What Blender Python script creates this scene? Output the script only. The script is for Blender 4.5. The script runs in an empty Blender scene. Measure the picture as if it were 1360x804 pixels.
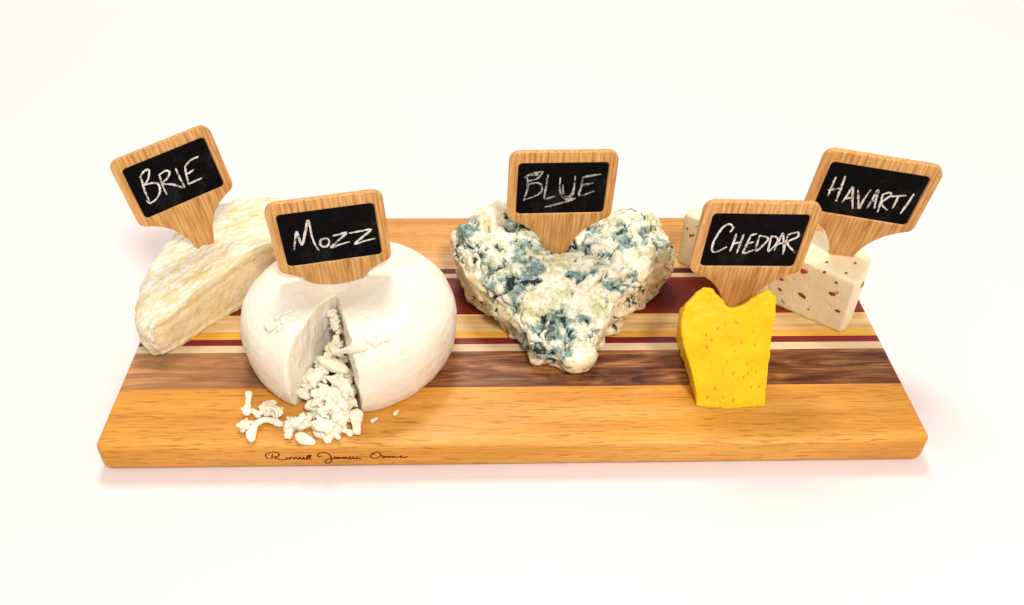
import bpy, bmesh, math, random
from mathutils import Vector, Matrix, noise
import numpy as np

# ------------------------------------------------------------------ scene, camera, light
scene = bpy.context.scene
COL = scene.collection
MM = 0.001
BT = 18.0                      # board thickness (mm): everything on the board is given above its top face

cam_data = bpy.data.cameras.new('camera')
cam_data.sensor_width = 36.0
cam_data.lens = 36.0 * 1200.0 / 1360.0
cam_data.clip_start = 0.01
cam_data.clip_end = 50.0
cam = bpy.data.objects.new('camera', cam_data)
COL.objects.link(cam)
rot = Matrix.Rotation(-0.04483, 4, 'Z') @ Matrix.Rotation(0.877868, 4, 'X') @ Matrix.Rotation(0.023196, 4, 'Z')
cam.matrix_world = Matrix.Translation((-0.02083, -0.333538, 0.380058 + BT * MM)) @ rot
scene.camera = cam

world = bpy.data.worlds.new('World')
scene.world = world
world.use_nodes = True
wb = world.node_tree.nodes['Background']
wb.inputs['Color'].default_value = (1.0, 0.985, 0.96, 1)
wb.inputs['Strength'].default_value = 0.56

def area_lamp(name, loc, target, size, watts, color):
    ld = bpy.data.lights.new(name, 'AREA')
    ld.shape = 'SQUARE'; ld.size = size; ld.energy = watts; ld.color = color
    o = bpy.data.objects.new(name, ld); COL.objects.link(o)
    o.location = loc
    o.rotation_euler = (Vector(target) - Vector(loc)).to_track_quat('-Z', 'Y').to_euler()
    return o

area_lamp('ceiling_lamp', (0.6, -1.55, 2.25), (0.02, 0.15, 0.0), 0.5, 60.0, (1.0, 0.97, 0.925))
area_lamp('back_fill_lamp', (-0.2, 1.75, 2.7), (0.0, 0.6, 0.0), 0.8, 56.0, (1.0, 0.97, 0.925))  # added fill light, offsets the front lamp's falloff on the far table

scene.view_settings.view_transform = 'Standard'
scene.view_settings.look = 'None'
scene.view_settings.exposure = 0.0
scene.view_settings.gamma = 1.0
scene.render.engine = 'CYCLES'

# ------------------------------------------------------------------ helpers
random.seed(7)

def tag(o, label, cat, group=None):
    o['label'] = label; o['category'] = cat
    if group: o['group'] = group
    return o

def link(name, me, mat, parent=None, loc=(0, 0, 0)):
    o = bpy.data.objects.new(name, me)
    COL.objects.link(o)
    if mat is not None:
        for m in (mat if isinstance(mat, (list, tuple)) else [mat]):
            me.materials.append(m)
    o.location = loc
    if parent: o.parent = parent
    return o

def mesh_from(name, verts, faces, smooth=True, scale=MM):
    me = bpy.data.meshes.new(name)
    me.from_pydata([(v[0] * scale, v[1] * scale, v[2] * scale) for v in verts], [], faces)
    bm = bmesh.new(); bm.from_mesh(me)
    bmesh.ops.recalc_face_normals(bm, faces=bm.faces)
    bm.to_mesh(me); bm.free()
    if smooth:
        me.polygons.foreach_set('use_smooth', [True] * len(me.polygons))
    return me

def empty(name, loc, rotm=None):
    o = bpy.data.objects.new(name, None); COL.objects.link(o)
    o.empty_display_size = 0.02
    if rotm is None: o.location = loc
    else: o.matrix_world = Matrix.Translation(loc) @ rotm
    return o

def catmull(pts, step, closed=False):
    P = [np.array(p, float) for p in pts]
    out = []
    n = len(P)
    rng = range(n) if closed else range(n - 1)
    for i in rng:
        p1, p2 = P[i], P[(i + 1) % n]
        p0 = P[i - 1] if (closed or i > 0) else p1
        p3 = P[(i + 2) % n] if (closed or i + 2 < n) else p2
        k = max(2, int(np.linalg.norm(p2 - p1) / step))
        for j in range(k):
            t = j / k
            out.append(0.5 * ((2 * p1) + (-p0 + p2) * t + (2 * p0 - 5 * p1 + 4 * p2 - p3) * t * t + (-p0 + 3 * p1 - 3 * p2 + p3) * t ** 3))
    if not closed: out.append(P[-1])
    return out

def sstep(a, b, x):
    t = min(1, max(0, (x - a) / (b - a))); return t * t * (3 - 2 * t)

def loft_solid(poly, center, ztop, profile, step=2.5, rings=14, smooth_poly=True):
    """closed solid: footprint polygon (mm) swept up by `profile` [(fraction of height, outline scale)], crowned by ztop(x, y)"""
    P = catmull(poly, step, True) if smooth_poly else []
    if not smooth_poly:
        for i, p in enumerate(poly):
            q = poly[(i + 1) % len(poly)]
            k = max(1, int(math.dist(p, q) / step))
            for j in range(k):
                P.append(np.array((p[0] + (q[0] - p[0]) * j / k, p[1] + (q[1] - p[1]) * j / k)))
    n = len(P); c = np.array(center, float)
    V, F = [], []
    V.append((c[0], c[1], 0))
    for fr, sc in profile:
        for p in P:
            q = c + (p - c) * sc
            V.append((q[0], q[1], fr * ztop(q[0], q[1])))
    s_end = profile[-1][1]
    for r in range(1, rings):
        sc = s_end * (1 - r / rings)
        for p in P:
            q = c + (p - c) * sc
            V.append((q[0], q[1], ztop(q[0], q[1])))
    V.append((c[0], c[1], ztop(*c)))
    L = len(profile) + rings - 1
    for i in range(n):
        j = (i + 1) % n
        F.append((0, 1 + j, 1 + i))
        for l in range(L - 1):
            a = 1 + l * n
            F.append((a + i, a + j, a + n + j, a + n + i))
        a = 1 + (L - 1) * n
        F.append((a + i, a + j, len(V) - 1))
    return mesh_from('solid', V, F)

def remesh(me, voxel_mm, smooth_iter=0):
    o = bpy.data.objects.new('tmp', me); COL.objects.link(o)
    m = o.modifiers.new('r', 'REMESH'); m.mode = 'VOXEL'; m.voxel_size = voxel_mm * MM; m.use_smooth_shade = True
    if smooth_iter:
        s = o.modifiers.new('s', 'SMOOTH'); s.factor = 0.5; s.iterations = smooth_iter
    dg = bpy.context.evaluated_depsgraph_get()
    out = bpy.data.meshes.new_from_object(o.evaluated_get(dg))
    bpy.data.objects.remove(o); bpy.data.meshes.remove(me)
    return out

def sculpt(me, fn, attrs=()):
    """move each vertex by fn(p_mm, n) -> (offset along normal mm, [attribute values])"""
    n = len(me.vertices)
    co = np.empty(n * 3); me.vertices.foreach_get('co', co); co = co.reshape(-1, 3) / MM
    no = np.empty(n * 3); me.vertex_normals.foreach_get('vector', no); no = no.reshape(-1, 3)
    vals = [np.zeros(n) for _ in attrs]
    off = np.zeros(n)
    for i in range(n):
        r = fn(Vector(co[i]), no[i])
        if attrs:
            off[i] = r[0]
            for k in range(len(attrs)): vals[k][i] = r[1][k]
        else:
            off[i] = r
    co = co + no * off[:, None]
    co[:, 2] = np.maximum(co[:, 2], 0.0)
    me.vertices.foreach_set('co', (co * MM).ravel())
    for a, v in zip(attrs, vals):
        at = me.attributes.new(a, 'FLOAT', 'POINT'); at.data.foreach_set('value', v)
    me.update()
    me.polygons.foreach_set('use_smooth', [True] * len(me.polygons))
    return me

def fr(p, wl, octv=3, H=0.9, seed=0.0):
    return noise.fractal(p / wl + Vector((seed, seed * 1.7, -seed)), H, 2.0, octv)

def recentre(me, c_mm):
    me.transform(Matrix.Translation((-c_mm[0] * MM, -c_mm[1] * MM, -c_mm[2] * MM)))

# ------------------------------------------------------------------ material helpers
class NT:
    def __init__(self, name):
        self.m = bpy.data.materials.new(name); self.m.use_nodes = True
        self.t = self.m.node_tree; self.b = self.t.nodes['Principled BSDF']
    def n(self, typ, **kw):
        x = self.t.nodes.new(typ)
        for k, v in kw.items():
            if k in x.inputs and not hasattr(x, k): x.inputs[k].default_value = v
            else:
                try: setattr(x, k, v)
                except Exception: x.inputs[k].default_value = v
        return x
    def l(self, a, b): self.t.links.new(a, b)
    def coord(self, scale=(1, 1, 1), loc=(0, 0, 0), rotz=0, roty=0):
        c = self.n('ShaderNodeTexCoord'); mp = self.n('ShaderNodeMapping')
        mp.inputs['Scale'].default_value = scale; mp.inputs['Location'].default_value = loc
        mp.inputs['Rotation'].default_value = (0, roty, rotz)
        self.l(c.outputs['Object'], mp.inputs['Vector']); return mp.outputs['Vector']
    def coord_dir(self, wl, ang, loc=(0, 0, 0)):
        c = self.n('ShaderNodeTexCoord'); mp = self.n('ShaderNodeMapping'); mp.vector_type = 'TEXTURE'
        mp.inputs['Scale'].default_value = wl; mp.inputs['Location'].default_value = loc
        mp.inputs['Rotation'].default_value = (0, 0, ang)
        self.l(c.outputs['Object'], mp.inputs['Vector']); return mp.outputs['Vector']
    def noise(self, vec, scale, detail=3, rough=0.55, dist=0.0):
        x = self.n('ShaderNodeTexNoise'); x.inputs['Scale'].default_value = scale
        x.inputs['Detail'].default_value = detail; x.inputs['Roughness'].default_value = rough
        x.inputs['Distortion'].default_value = dist
        self.l(vec, x.inputs['Vector']); return x.outputs['Fac']
    def ramp(self, fac, stops, interp='LINEAR'):
        x = self.n('ShaderNodeValToRGB'); e = x.color_ramp.elements; x.color_ramp.interpolation = interp
        while len(e) < len(stops): e.new(0.5)
        for s, (p, c) in zip(e, stops):
            s.position = p; s.color = (c[0], c[1], c[2], 1) if hasattr(c, '__len__') else (c, c, c, 1)
        self.l(fac, x.inputs['Fac']); return x.outputs['Color']
    def mix(self, fac, a, b, mode='MIX'):
        x = self.n('ShaderNodeMix'); x.data_type = 'RGBA'; x.blend_type = mode
        for sock, v in ((x.inputs['Factor'], fac), (x.inputs[6], a), (x.inputs[7], b)):
            if isinstance(v, (int, float)): sock.default_value = v
            elif isinstance(v, (tuple, list)): sock.default_value = (v[0], v[1], v[2], 1)
            else: self.l(v, sock)
        return x.outputs[2]
    def bump(self, h, dist, strength=1.0, prev=None):
        x = self.n('ShaderNodeBump'); x.inputs['Distance'].default_value = dist; x.inputs['Strength'].default_value = strength
        self.l(h, x.inputs['Height'])
        if prev is not None: self.l(prev, x.inputs['Normal'])
        return x.outputs['Normal']
    def attr(self, name):
        x = self.n('ShaderNodeAttribute'); x.attribute_name = name; return x.outputs['Fac']
    def out(self, color=None, rough=0.5, spec=0.3, normal=None, sss=0.0, sssr=(1, .6, .3), sss_scale=0.003):
        b = self.b
        if color is not None:
            if isinstance(color, tuple): b.inputs['Base Color'].default_value = (*color, 1)
            else: self.l(color, b.inputs['Base Color'])
        if isinstance(rough, (int, float)): b.inputs['Roughness'].default_value = rough
        else: self.l(rough, b.inputs['Roughness'])
        b.inputs['Specular IOR Level'].default_value = spec
        if normal is not None: self.l(normal, b.inputs['Normal'])
        if sss:
            b.inputs['Subsurface Weight'].default_value = sss
            b.inputs['Subsurface Radius'].default_value = sssr
            b.inputs['Subsurface Scale'].default_value = sss_scale
        return self.m

def wood(name, dark, mid, light, seed=0.0, axis='x', figure=34.0, stretch=0.07, fibre=650.0, pore=0.5, wave=0.6, pos=(.3, .5, .72), pore_col=None, rough=0.42, spec=0.22, speck=(0.60, 0.68), pstretch=.045, sap=None):
    t = NT(name)
    def sc(s, st):
        return (s * st, s, s) if axis == 'x' else (s, s, s * st)
    f = t.noise(t.coord(sc(figure, stretch), (seed, seed * .7, seed * .3)), 1.0, 4, 0.6, wave)
    base = t.ramp(f, [(pos[0], dark), (pos[1], mid), (pos[2], light)])
    fb = t.noise(t.coord(sc(fibre, 0.02), (seed * 2, seed, 0)), 1.0, 2, 0.6)
    base = t.mix(0.7, base, t.ramp(fb, [(0.25, 0.66), (0.6, 1.0)]), 'MULTIPLY')
    pc = pore_col or tuple(c * 0.38 for c in dark)
    pf = t.noise(t.coord(sc(fibre * 0.95, pstretch), (seed * 5, 3, seed)), 1.0, 1, 0.4)
    pm = t.ramp(pf, [(speck[0], 0.0), (speck[1], pore)])
    base = t.mix(pm, base, pc)
    big = t.noise(t.coord((5, 22, 5), (seed, 1, 2)), 1.0, 3, .6, .8)
    base = t.mix(1.0, base, t.ramp(big, [(.3, (.86, .82, .76)), (.55, (1, 1, 1)), (.75, (1.04, 1.05, 1.08))]), 'MULTIPLY')
    if sap:                                             # paler sapwood towards one end of the plank
        sx = t.n('ShaderNodeSeparateXYZ'); tc = t.n('ShaderNodeTexCoord'); t.l(tc.outputs['Object'], sx.inputs[0])
        mr = t.n('ShaderNodeMapRange'); t.l(sx.outputs['X'], mr.inputs['Value'])
        mr.inputs['From Min'].default_value = -.23; mr.inputs['From Max'].default_value = -.02
        mr.inputs['To Min'].default_value = .62; mr.inputs['To Max'].default_value = 0.0
        base = t.mix(mr.outputs['Result'], base, t.mix(1.0, base, sap, 'ADD'))
    nrm = t.bump(fb, 0.00012, 0.35)
    return t.out(base, rough, spec, nrm)

# ------------------------------------------------------------------ materials
t = NT('white_tabletop')
f = t.noise(t.coord((3, 3, 3)), 1.0, 2)
M_TABLE = t.out(t.ramp(f, [(0.3, (.775, .662, .640)), (0.7, (.785, .669, .647))]), 0.55, 0.1)

HONEY = dict(fibre=1000.0, figure=60.0, speck=(.585, .67), pstretch=.085)
WOODS = {
 'honey_front': wood('honey_wood', (.60, .225, .026), (.69, .30, .046), (.76, .375, .082), 1.3, pore=.5, pore_col=(.30, .085, .010), **HONEY),
 'walnut': wood('walnut_wood', (.065, .015, .005), (.195, .062, .019), (.44, .190, .060), 4.1, figure=74, stretch=.13, wave=2.2, pore=.65, pos=(.34, .49, .66), pore_col=(.035, .010, .006), sap=(.34, .19, .08)),
 'maple_line': wood('pale_maple_wood', (.66, .46, .26), (.76, .57, .36), (.82, .66, .45), 7.7, pore=.12),
 'purple': wood('purple_red_wood', (.17, .010, .012), (.235, .016, .020), (.30, .028, .028), 9.1, pore=.3),
 'amber': wood('amber_wood', (.68, .30, .025), (.76, .38, .045), (.80, .45, .085), 11.2, pore=.2),
 'ash': wood('pale_ash_wood', (.62, .33, .105), (.76, .50, .22), (.83, .62, .34), 13.9, figure=120, stretch=.03, wave=.3, pore=.25),
 'padauk': wood('red_padauk_wood', (.11, .007, .004), (.185, .014, .006), (.29, .038, .012), 17.3, pore=.55, pore_col=(.09, .006, .005)),
 'cream_line': wood('cream_wood', (.62, .36, .16), (.72, .46, .24), (.78, .55, .32), 19.0, pore=.15),
 'dark_line': wood('dark_brown_wood', (.045, .010, .006), (.075, .018, .010), (.12, .03, .016), 21.0, pore=.3),
 'tan': wood('tan_wood', (.58, .29, .09), (.69, .38, .145), (.76, .46, .20), 23.5, figure=80, stretch=.04, pore=.3),
 'honey_back': wood('honey_wood_back', (.58, .245, .055), (.68, .32, .085), (.76, .40, .13), 27.0, pore=.45, pore_col=(.34, .12, .02), **HONEY),
}
M_INK = NT('burnt_brown_ink').out((.10, .008, .008), 0.7, 0.05)
M_MARK = wood('oak_marker_wood', (.47, .20, .050), (.67, .345, .108), (.77, .455, .18), 31.0, axis='z', figure=560, stretch=.06, fibre=1500, pore=.6, pos=(.34, .5, .66), pore_col=(.32, .11, .022), rough=.5, wave=.5)

t = NT('chalkboard_black')
f = t.noise(t.coord((60, 60, 60)), 1.0, 4, .6)
g = t.noise(t.coord((900, 900, 900)), 1.0, 2, .6)
sm = t.mix(1.0, t.ramp(f, [(.52, 0.0), (.78, .022)]), t.ramp(g, [(.35, .2), (.65, 1.0)]), 'MULTIPLY')
M_BOARD = t.out(t.mix(1.0, (.0035, .003, .003), sm, 'ADD'), 0.75, 0.04)

def chalk(name, lo, hi, k):
    t = NT(name)
    g = t.noise(t.coord((1500, 1500, 1500)), 1.0, 3, .7)
    g2 = t.noise(t.coord((300, 300, 300), (4, 1, 2)), 1.0, 2, .6)
    a = t.mix(0.5, g, g2)
    return t.out(t.ramp(a, [(lo, (.012, .011, .010)), (hi, k)]), 0.9, 0.02)
M_CHALK = chalk('white_chalk', .38, .52, (.74, .69, .63))
M_CHALK_FAINT = chalk('faint_white_chalk', .40, .60, (.55, .52, .49))

t = NT('mozzarella_curd')
f = t.noise(t.coord((55, 55, 55)), 1.0, 3)
c = t.ramp(f, [(.3, (.81, .715, .58)), (.7, (.855, .775, .65))])
nr = t.bump(t.noise(t.coord((900, 900, 900)), 1.0, 3, .6), .0003, .35)
nr = t.bump(t.noise(t.coord((120, 120, 120)), 1.0, 4, .65), .0016, .35, nr)
M_MOZZ = t.out(c, t.ramp(f, [(.3, .28), (.7, .42)]), .35, nr, .85, (1, .66, .34), .006)

t = NT('mozzarella_shreds')
f = t.noise(t.coord((260, 260, 260)), 1.0, 3)
c = t.ramp(f, [(.25, (.80, .67, .45)), (.6, (.86, .79, .65))])
nr = t.bump(t.noise(t.coord((700, 700, 700)), 1.0, 3, .6), .0004, .5)
M_CRUMB = t.out(c, .42, .25, nr, .5, (1, .66, .34), .0025)

t = NT('brie_rind')
st = t.noise(t.coord_dir((.020, .0021, .006), .80), 1.0, 5, .66, 1.2)
ye = t.noise(t.coord_dir((.020, .0075, .010), .80, (2, 1, 0)), 1.0, 4, .65, .6)
c = t.ramp(ye, [(.42, (.85, .785, .63)), (.50, (.83, .66, .33)), (.66, (.76, .50, .15))])
c = t.mix(t.ramp(st, [(.40, 0.0), (.60, .8)]), c, (.87, .83, .75))
cr = t.noise(t.coord_dir((.017, .0034, .007), .86, (.3, .1, 0)), 1.0, 5, .6, 1.5)
crl = t.ramp(cr, [(.455, 1.0), (.495, 0.0), (.505, 0.0), (.545, 1.0)])
c = t.mix(t.ramp(crl, [(0.0, .25), (.7, 0.0)]), c, (.74, .54, .22))
nr = t.bump(st, .0014, .7)
nr = t.bump(crl, .0005, .45, nr)
nr = t.bump(t.noise(t.coord((1200, 1200, 1200)), 1.0, 3, .7), .0003, .5, nr)
M_RIND = t.out(c, .75, .12, nr, .15, (1, .7, .4), .0015)

t = NT('brie_paste')
f = t.noise(t.coord((110, 110, 160), (1, 5, 2)), 1.0, 5, .65, .4)
c = t.ramp(f, [(.25, (.70, .48, .20)), (.42, (.81, .63, .33)), (.62, (.85, .73, .49))])
c = t.mix(t.ramp(t.noise(t.coord((240, 240, 240)), 1.0, 2), [(.70, 0.0), (.77, .6)]), c, (.36, .16, .05))
nr = t.bump(t.noise(t.coord((420, 420, 420)), 1.0, 4, .65), .0006, .4)
M_PASTE = t.out(c, .45, .25, nr, .3, (1, .6, .25), .002)

t = NT('blue_cheese')
mo = t.attr('mould'); gr = t.attr('green'); dk = t.attr('pit'); fk = t.attr('flank')
f = t.noise(t.coord((150, 150, 150)), 1.0, 4, .6)
c = t.ramp(f, [(.30, (.77, .62, .37)), (.46, (.83, .75, .55)), (.62, (.86, .81, .67))])
tan = t.ramp(f, [(.32, (.60, .42, .20)), (.5, (.76, .61, .37)), (.66, (.83, .73, .52))])
c = t.mix(fk, c, tan)
fine = t.noise(t.coord((430, 430, 430), (3, 3, 1)), 1.0, 5, .72, .6)
def spotted(mask, gain, lo, hi):
    x = t.n('ShaderNodeMath', operation='MULTIPLY_ADD'); t.l(fine, x.inputs[0]); x.inputs[1].default_value = gain
    y = t.n('ShaderNodeMath', operation='ADD'); t.l(mask, y.inputs[0]); y.inputs[1].default_value = -gain * .5
    t.l(y.outputs[0], x.inputs[2])
    return t.ramp(x.outputs[0], [(lo, 0.0), (hi, 1.0)])
c = t.mix(spotted(gr, 2.2, .35, .75), c, (.56, .545, .27))
bl = t.ramp(t.noise(t.coord((210, 210, 210), (7, 1, 3)), 1.0, 4, .7, .5), [(.32, (.020, .060, .045)), (.43, (.060, .165, .125)), (.52, (.10, .26, .27)), (.66, (.34, .50, .51))])
A = t.noise(t.coord((165, 165, 165), (1.7, 4, 2)), 1.0, 8, .72, .9)
am = t.n('ShaderNodeMath', operation='MULTIPLY_ADD'); t.l(A, am.inputs[0]); am.inputs[1].default_value = 2.0
am2 = t.n('ShaderNodeMath', operation='MULTIPLY_ADD'); t.l(mo, am2.inputs[0]); am2.inputs[1].default_value = .48; am2.inputs[2].default_value = -.85
t.l(am2.outputs[0], am.inputs[2])
c = t.mix(t.ramp(am.outputs[0], [(.34, 0.0), (.46, .40), (.66, .88)]), c, bl)
vn = t.noise(t.coord((120, 120, 120), (9, 2, 5)), 1.0, 5, .65, 1.0)
vein = t.mix(1.0, t.ramp(vn, [(.48, 0.0), (.50, .6), (.52, 0.0)]), t.ramp(A, [(.40, 0.0), (.55, 1.0)]), 'MULTIPLY')
c = t.mix(vein, c, (.075, .135, .125))
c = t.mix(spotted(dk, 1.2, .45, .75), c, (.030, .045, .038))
nr = t.bump(fine, .0007, .25)
M_BLUE = t.out(c, .45, .28, nr, .12, (1, .75, .5), .0012)

t = NT('yellow_cheddar')
f = t.noise(t.coord((70, 70, 70)), 1.0, 4, .6)
c = t.ramp(f, [(.3, (.82, .45, .004)), (.55, (.85, .535, .006)), (.75, (.86, .59, .018))])
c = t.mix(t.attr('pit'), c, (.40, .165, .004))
nr = t.bump(t.noise(t.coord((900, 900, 900)), 1.0, 4, .7), .0004, .4)
M_CHED = t.out(c, .45, .22, nr, .3, (1, .55, .08), .002)

t = NT('havarti_paste')
f = t.noise(t.coord((60, 60, 60)), 1.0, 4, .6)
c = t.ramp(f, [(.3, (.78, .635, .37)), (.6, (.83, .715, .47)), (.8, (.85, .76, .56))])
nr = t.bump(t.noise(t.coord((600, 600, 600)), 1.0, 4, .7), .0005, .35)
M_HAV = t.out(c, .42, .28, nr, .3, (1, .65, .3), .0025)
def fleckmat(name, a, b):
    t = NT(name); f = t.noise(t.coord((500, 500, 500)), 1.0, 2)
    return t.out(t.ramp(f, [(.35, a), (.65, b)]), .4, .3)
M_FRED = fleckmat('red_pepper', (.33, .018, .010), (.48, .055, .022))
M_FBROWN = fleckmat('brown_pepper', (.16, .018, .008), (.34, .05, .016))
M_FGREEN = fleckmat('green_herb', (.10, .09, .02), (.26, .22, .05))

# ------------------------------------------------------------------ table
V, F = [], []
def table_outline(d, n=16, W=1.9, D=1.75, r=.12):
    pts = []
    for cx, cy, a0 in ((W / 2 - r, D / 2 - r, 0), (-W / 2 + r, D / 2 - r, 90), (-W / 2 + r, -D / 2 + r, 180), (W / 2 - r, -D / 2 + r, 270)):
        for k in range(n + 1):
            a = math.radians(a0 + 90 * k / n)
            pts.append((cx + (r - d) * math.cos(a), cy + (r - d) * math.sin(a)))
    return pts
layers = [(-.03, .003), (-.027, 0), (-.003, 0), (-.0009, .0009), (0, .003)]
for z, d in layers:
    V += [(x, y + .42, z) for x, y in table_outline(d)]
n = len(V) // len(layers)
for l in range(len(layers) - 1):
    for i in range(n):
        j = (i + 1) % n
        F.append((l * n + i, l * n + j, l * n + n + j, l * n + n + i))
F.append(tuple(range(n))); F.append(tuple(range((len(layers) - 1) * n, len(layers) * n)))
table = link('table_top', mesh_from('table_top', V, F, False, 1.0), M_TABLE)
table['kind'] = 'structure'

# ------------------------------------------------------------------ serving board
board = empty('serving_board', (0, 0.1115, 0))
tag(board, 'long striped wooden serving board of many wood species carrying all the cheeses', 'serving board')
BW, BD, BR = 465.0, 223.0, 6.5
STRIPS = [(0, 45.8, 'honey_front'), (45.8, 76.9, 'walnut'), (76.9, 83.4, 'maple_line'), (83.4, 89.0, 'purple'), (89.0, 95.1, 'amber'),
          (95.1, 111.9, 'ash'), (111.9, 150.1, 'padauk'), (150.1, 154.7, 'cream_line'), (154.7, 160.2, 'dark_line'), (160.2, 178.0, 'tan'), (178.0, 223.0, 'honey_back')]
LAY = [(-18, 3.5), (-17.2, 1.9), (-16, .8), (-14.2, .15), (-13, 0), (-2.2, 0), (-1.1, .25), (-.35, .8), (0, 1.7)]
GAP = 0.04
for y0, y1, key in STRIPS:
    V, F = [], []
    front, back = y0 == 0, y1 == 223.0
    for z, d in LAY:
        hw = BW / 2 - d; r = BR - d; pts = []
        a0 = y0 + GAP; a1 = y1 - GAP
        if front:
            for k in range(9):
                a = math.radians(180 + 90 * k / 8); pts.append((-hw + r + r * math.cos(a), d + r + r * math.sin(a)))
            for k in range(1, 40): pts.append((-hw + r + (2 * hw - 2 * r) * k / 40, d))
            for k in range(9):
                a = math.radians(270 + 90 * k / 8); pts.append((hw - r + r * math.cos(a), d + r + r * math.sin(a)))
        else:
            pts += [(-hw, a0), (hw, a0)]
        if back:
            for k in range(9):
                a = math.radians(90 * k / 8); pts.append((hw - r + r * math.cos(a), BD - d - r + r * math.sin(a)))
            for k in range(9):
                a = math.radians(90 + 90 * k / 8); pts.append((-hw + r + r * math.cos(a), BD - d - r + r * math.sin(a)))
        else:
            pts += [(hw, a1), (-hw, a1)]
        V += [(x, y - 111.5, z + BT) for x, y in pts]
    n = len(V) // len(LAY)
    for l in range(len(LAY) - 1):
        for i in range(n):
            j = (i + 1) % n; F.append((l * n + i, l * n + j, l * n + n + j, l * n + n + i))
    F.append(tuple(range(n))); F.append(tuple(range((len(LAY) - 1) * n, len(LAY) * n)))
    me = mesh_from('plank', V, F, False)
    me.set_sharp_from_angle(angle=math.radians(40)); me.polygons.foreach_set('use_smooth', [True] * len(me.polygons))
    link('plank', me, WOODS[key], board)

SIGNATURE = [[(-137.0, -8.5), (-136.6, -6.7), (-136.1, -4.9)], [(-139.0, -8.5), (-140.0, -7.1), (-139.9, -5.4), (-138.3, -3.8), (-135.5, -3.2), (-133.0, -3.9), (-132.5, -5.3), (-133.5, -6.8), (-135.5, -7.3), (-134.3, -8.4), (-132.5, -9.6), (-130.5, -9.6), (-129.2, -9.1), (-128.8, -7.9), (-128.5, -9.1), (-127.7, -9.1), (-127.0, -7.7), (-126.8, -8.9), (-126.1, -7.7), (-125.3, -7.9), (-124.9, -9.2), (-123.9, -7.9), (-123.4, -7.5), (-123.3, -9.0), (-122.4, -9.2), (-121.8, -7.8), (-121.1, -8.0), (-121.6, -9.2), (-120.4, -9.2), (-119.4, -7.8), (-119.0, -8.2), (-119.7, -9.2), (-118.5, -9.3), (-116.5, -6.4), (-116.9, -6.2), (-117.9, -9.1), (-117.0, -9.4), (-115.2, -6.5), (-115.6, -6.2), (-116.6, -9.1), (-114.7, -9.5)], [(-109.4, -7.0), (-111.1, -7.5), (-111.7, -6.3), (-110.6, -4.7), (-108.5, -4.1), (-106.1, -4.8), (-104.5, -7.0), (-104.3, -10.1), (-105.5, -12.6), (-107.5, -13.0), (-108.1, -11.5), (-106.8, -10.1), (-104.2, -9.1), (-102.9, -8.9), (-101.9, -7.7), (-102.6, -8.1), (-102.6, -9.3), (-101.5, -9.1), (-100.9, -7.9), (-100.9, -9.4), (-99.8, -7.9), (-99.5, -9.4), (-98.3, -8.2), (-97.9, -9.4), (-97.2, -8.0), (-96.9, -9.4), (-95.9, -8.0), (-95.5, -9.5), (-94.5, -9.3), (-93.6, -7.8), (-94.2, -8.2), (-94.0, -9.5), (-92.8, -9.3), (-91.9, -7.9), (-92.5, -8.5), (-91.7, -9.5), (-90.5, -9.3), (-89.6, -7.9), (-90.3, -9.5), (-87.7, -9.5)], [(-79.7, -6.0), (-81.4, -5.8), (-82.5, -7.4), (-82.0, -8.9), (-79.6, -9.1), (-77.5, -8.1), (-76.7, -6.3), (-77.6, -4.6), (-79.9, -4.4), (-81.6, -5.6)], [(-76.7, -6.9), (-75.6, -7.7), (-76.0, -9.0), (-74.8, -9.0), (-74.5, -7.8), (-75.3, -7.5)], [(-74.5, -8.2), (-73.4, -7.8), (-73.2, -9.0), (-72.2, -7.7), (-71.9, -8.9), (-70.7, -7.6), (-70.4, -8.9), (-69.1, -7.8), (-68.7, -8.9), (-67.4, -8.5), (-66.0, -8.3), (-65.1, -7.5), (-65.8, -7.7), (-65.8, -8.9), (-64.1, -8.8), (-61.8, -8.2)]]
def ribbon(V, F, pts, w, to3, jit=0.0, taper=True):
    P = [np.array(p, float) for p in pts]
    base = len(V); n = len(P)
    for i, p in enumerate(P):
        d = P[min(i + 1, n - 1)] - P[max(i - 1, 0)]
        L = np.linalg.norm(d) or 1; nn = np.array((-d[1], d[0])) / L
        u = i / max(1, n - 1)
        ww = w * ((0.55 + 0.45 * math.sin(math.pi * min(1, max(0, u)) ** .8)) if taper else 1) * (1 + random.uniform(-jit, jit))
        V.append(to3(p + nn * ww / 2)); V.append(to3(p - nn * ww / 2))
    for i in range(n - 1):
        a = base + 2 * i; F.append((a, a + 1, a + 3, a + 2))
V, F = [], []
for k, s in enumerate(SIGNATURE):
    ribbon(V, F, catmull(s, .25), .72, lambda p, k=k: (p[0], -111.5 - .05 - .004 * k, p[1] + BT), .12, False)
link('signature', mesh_from('signature', V, F, False), M_INK, board)

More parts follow.
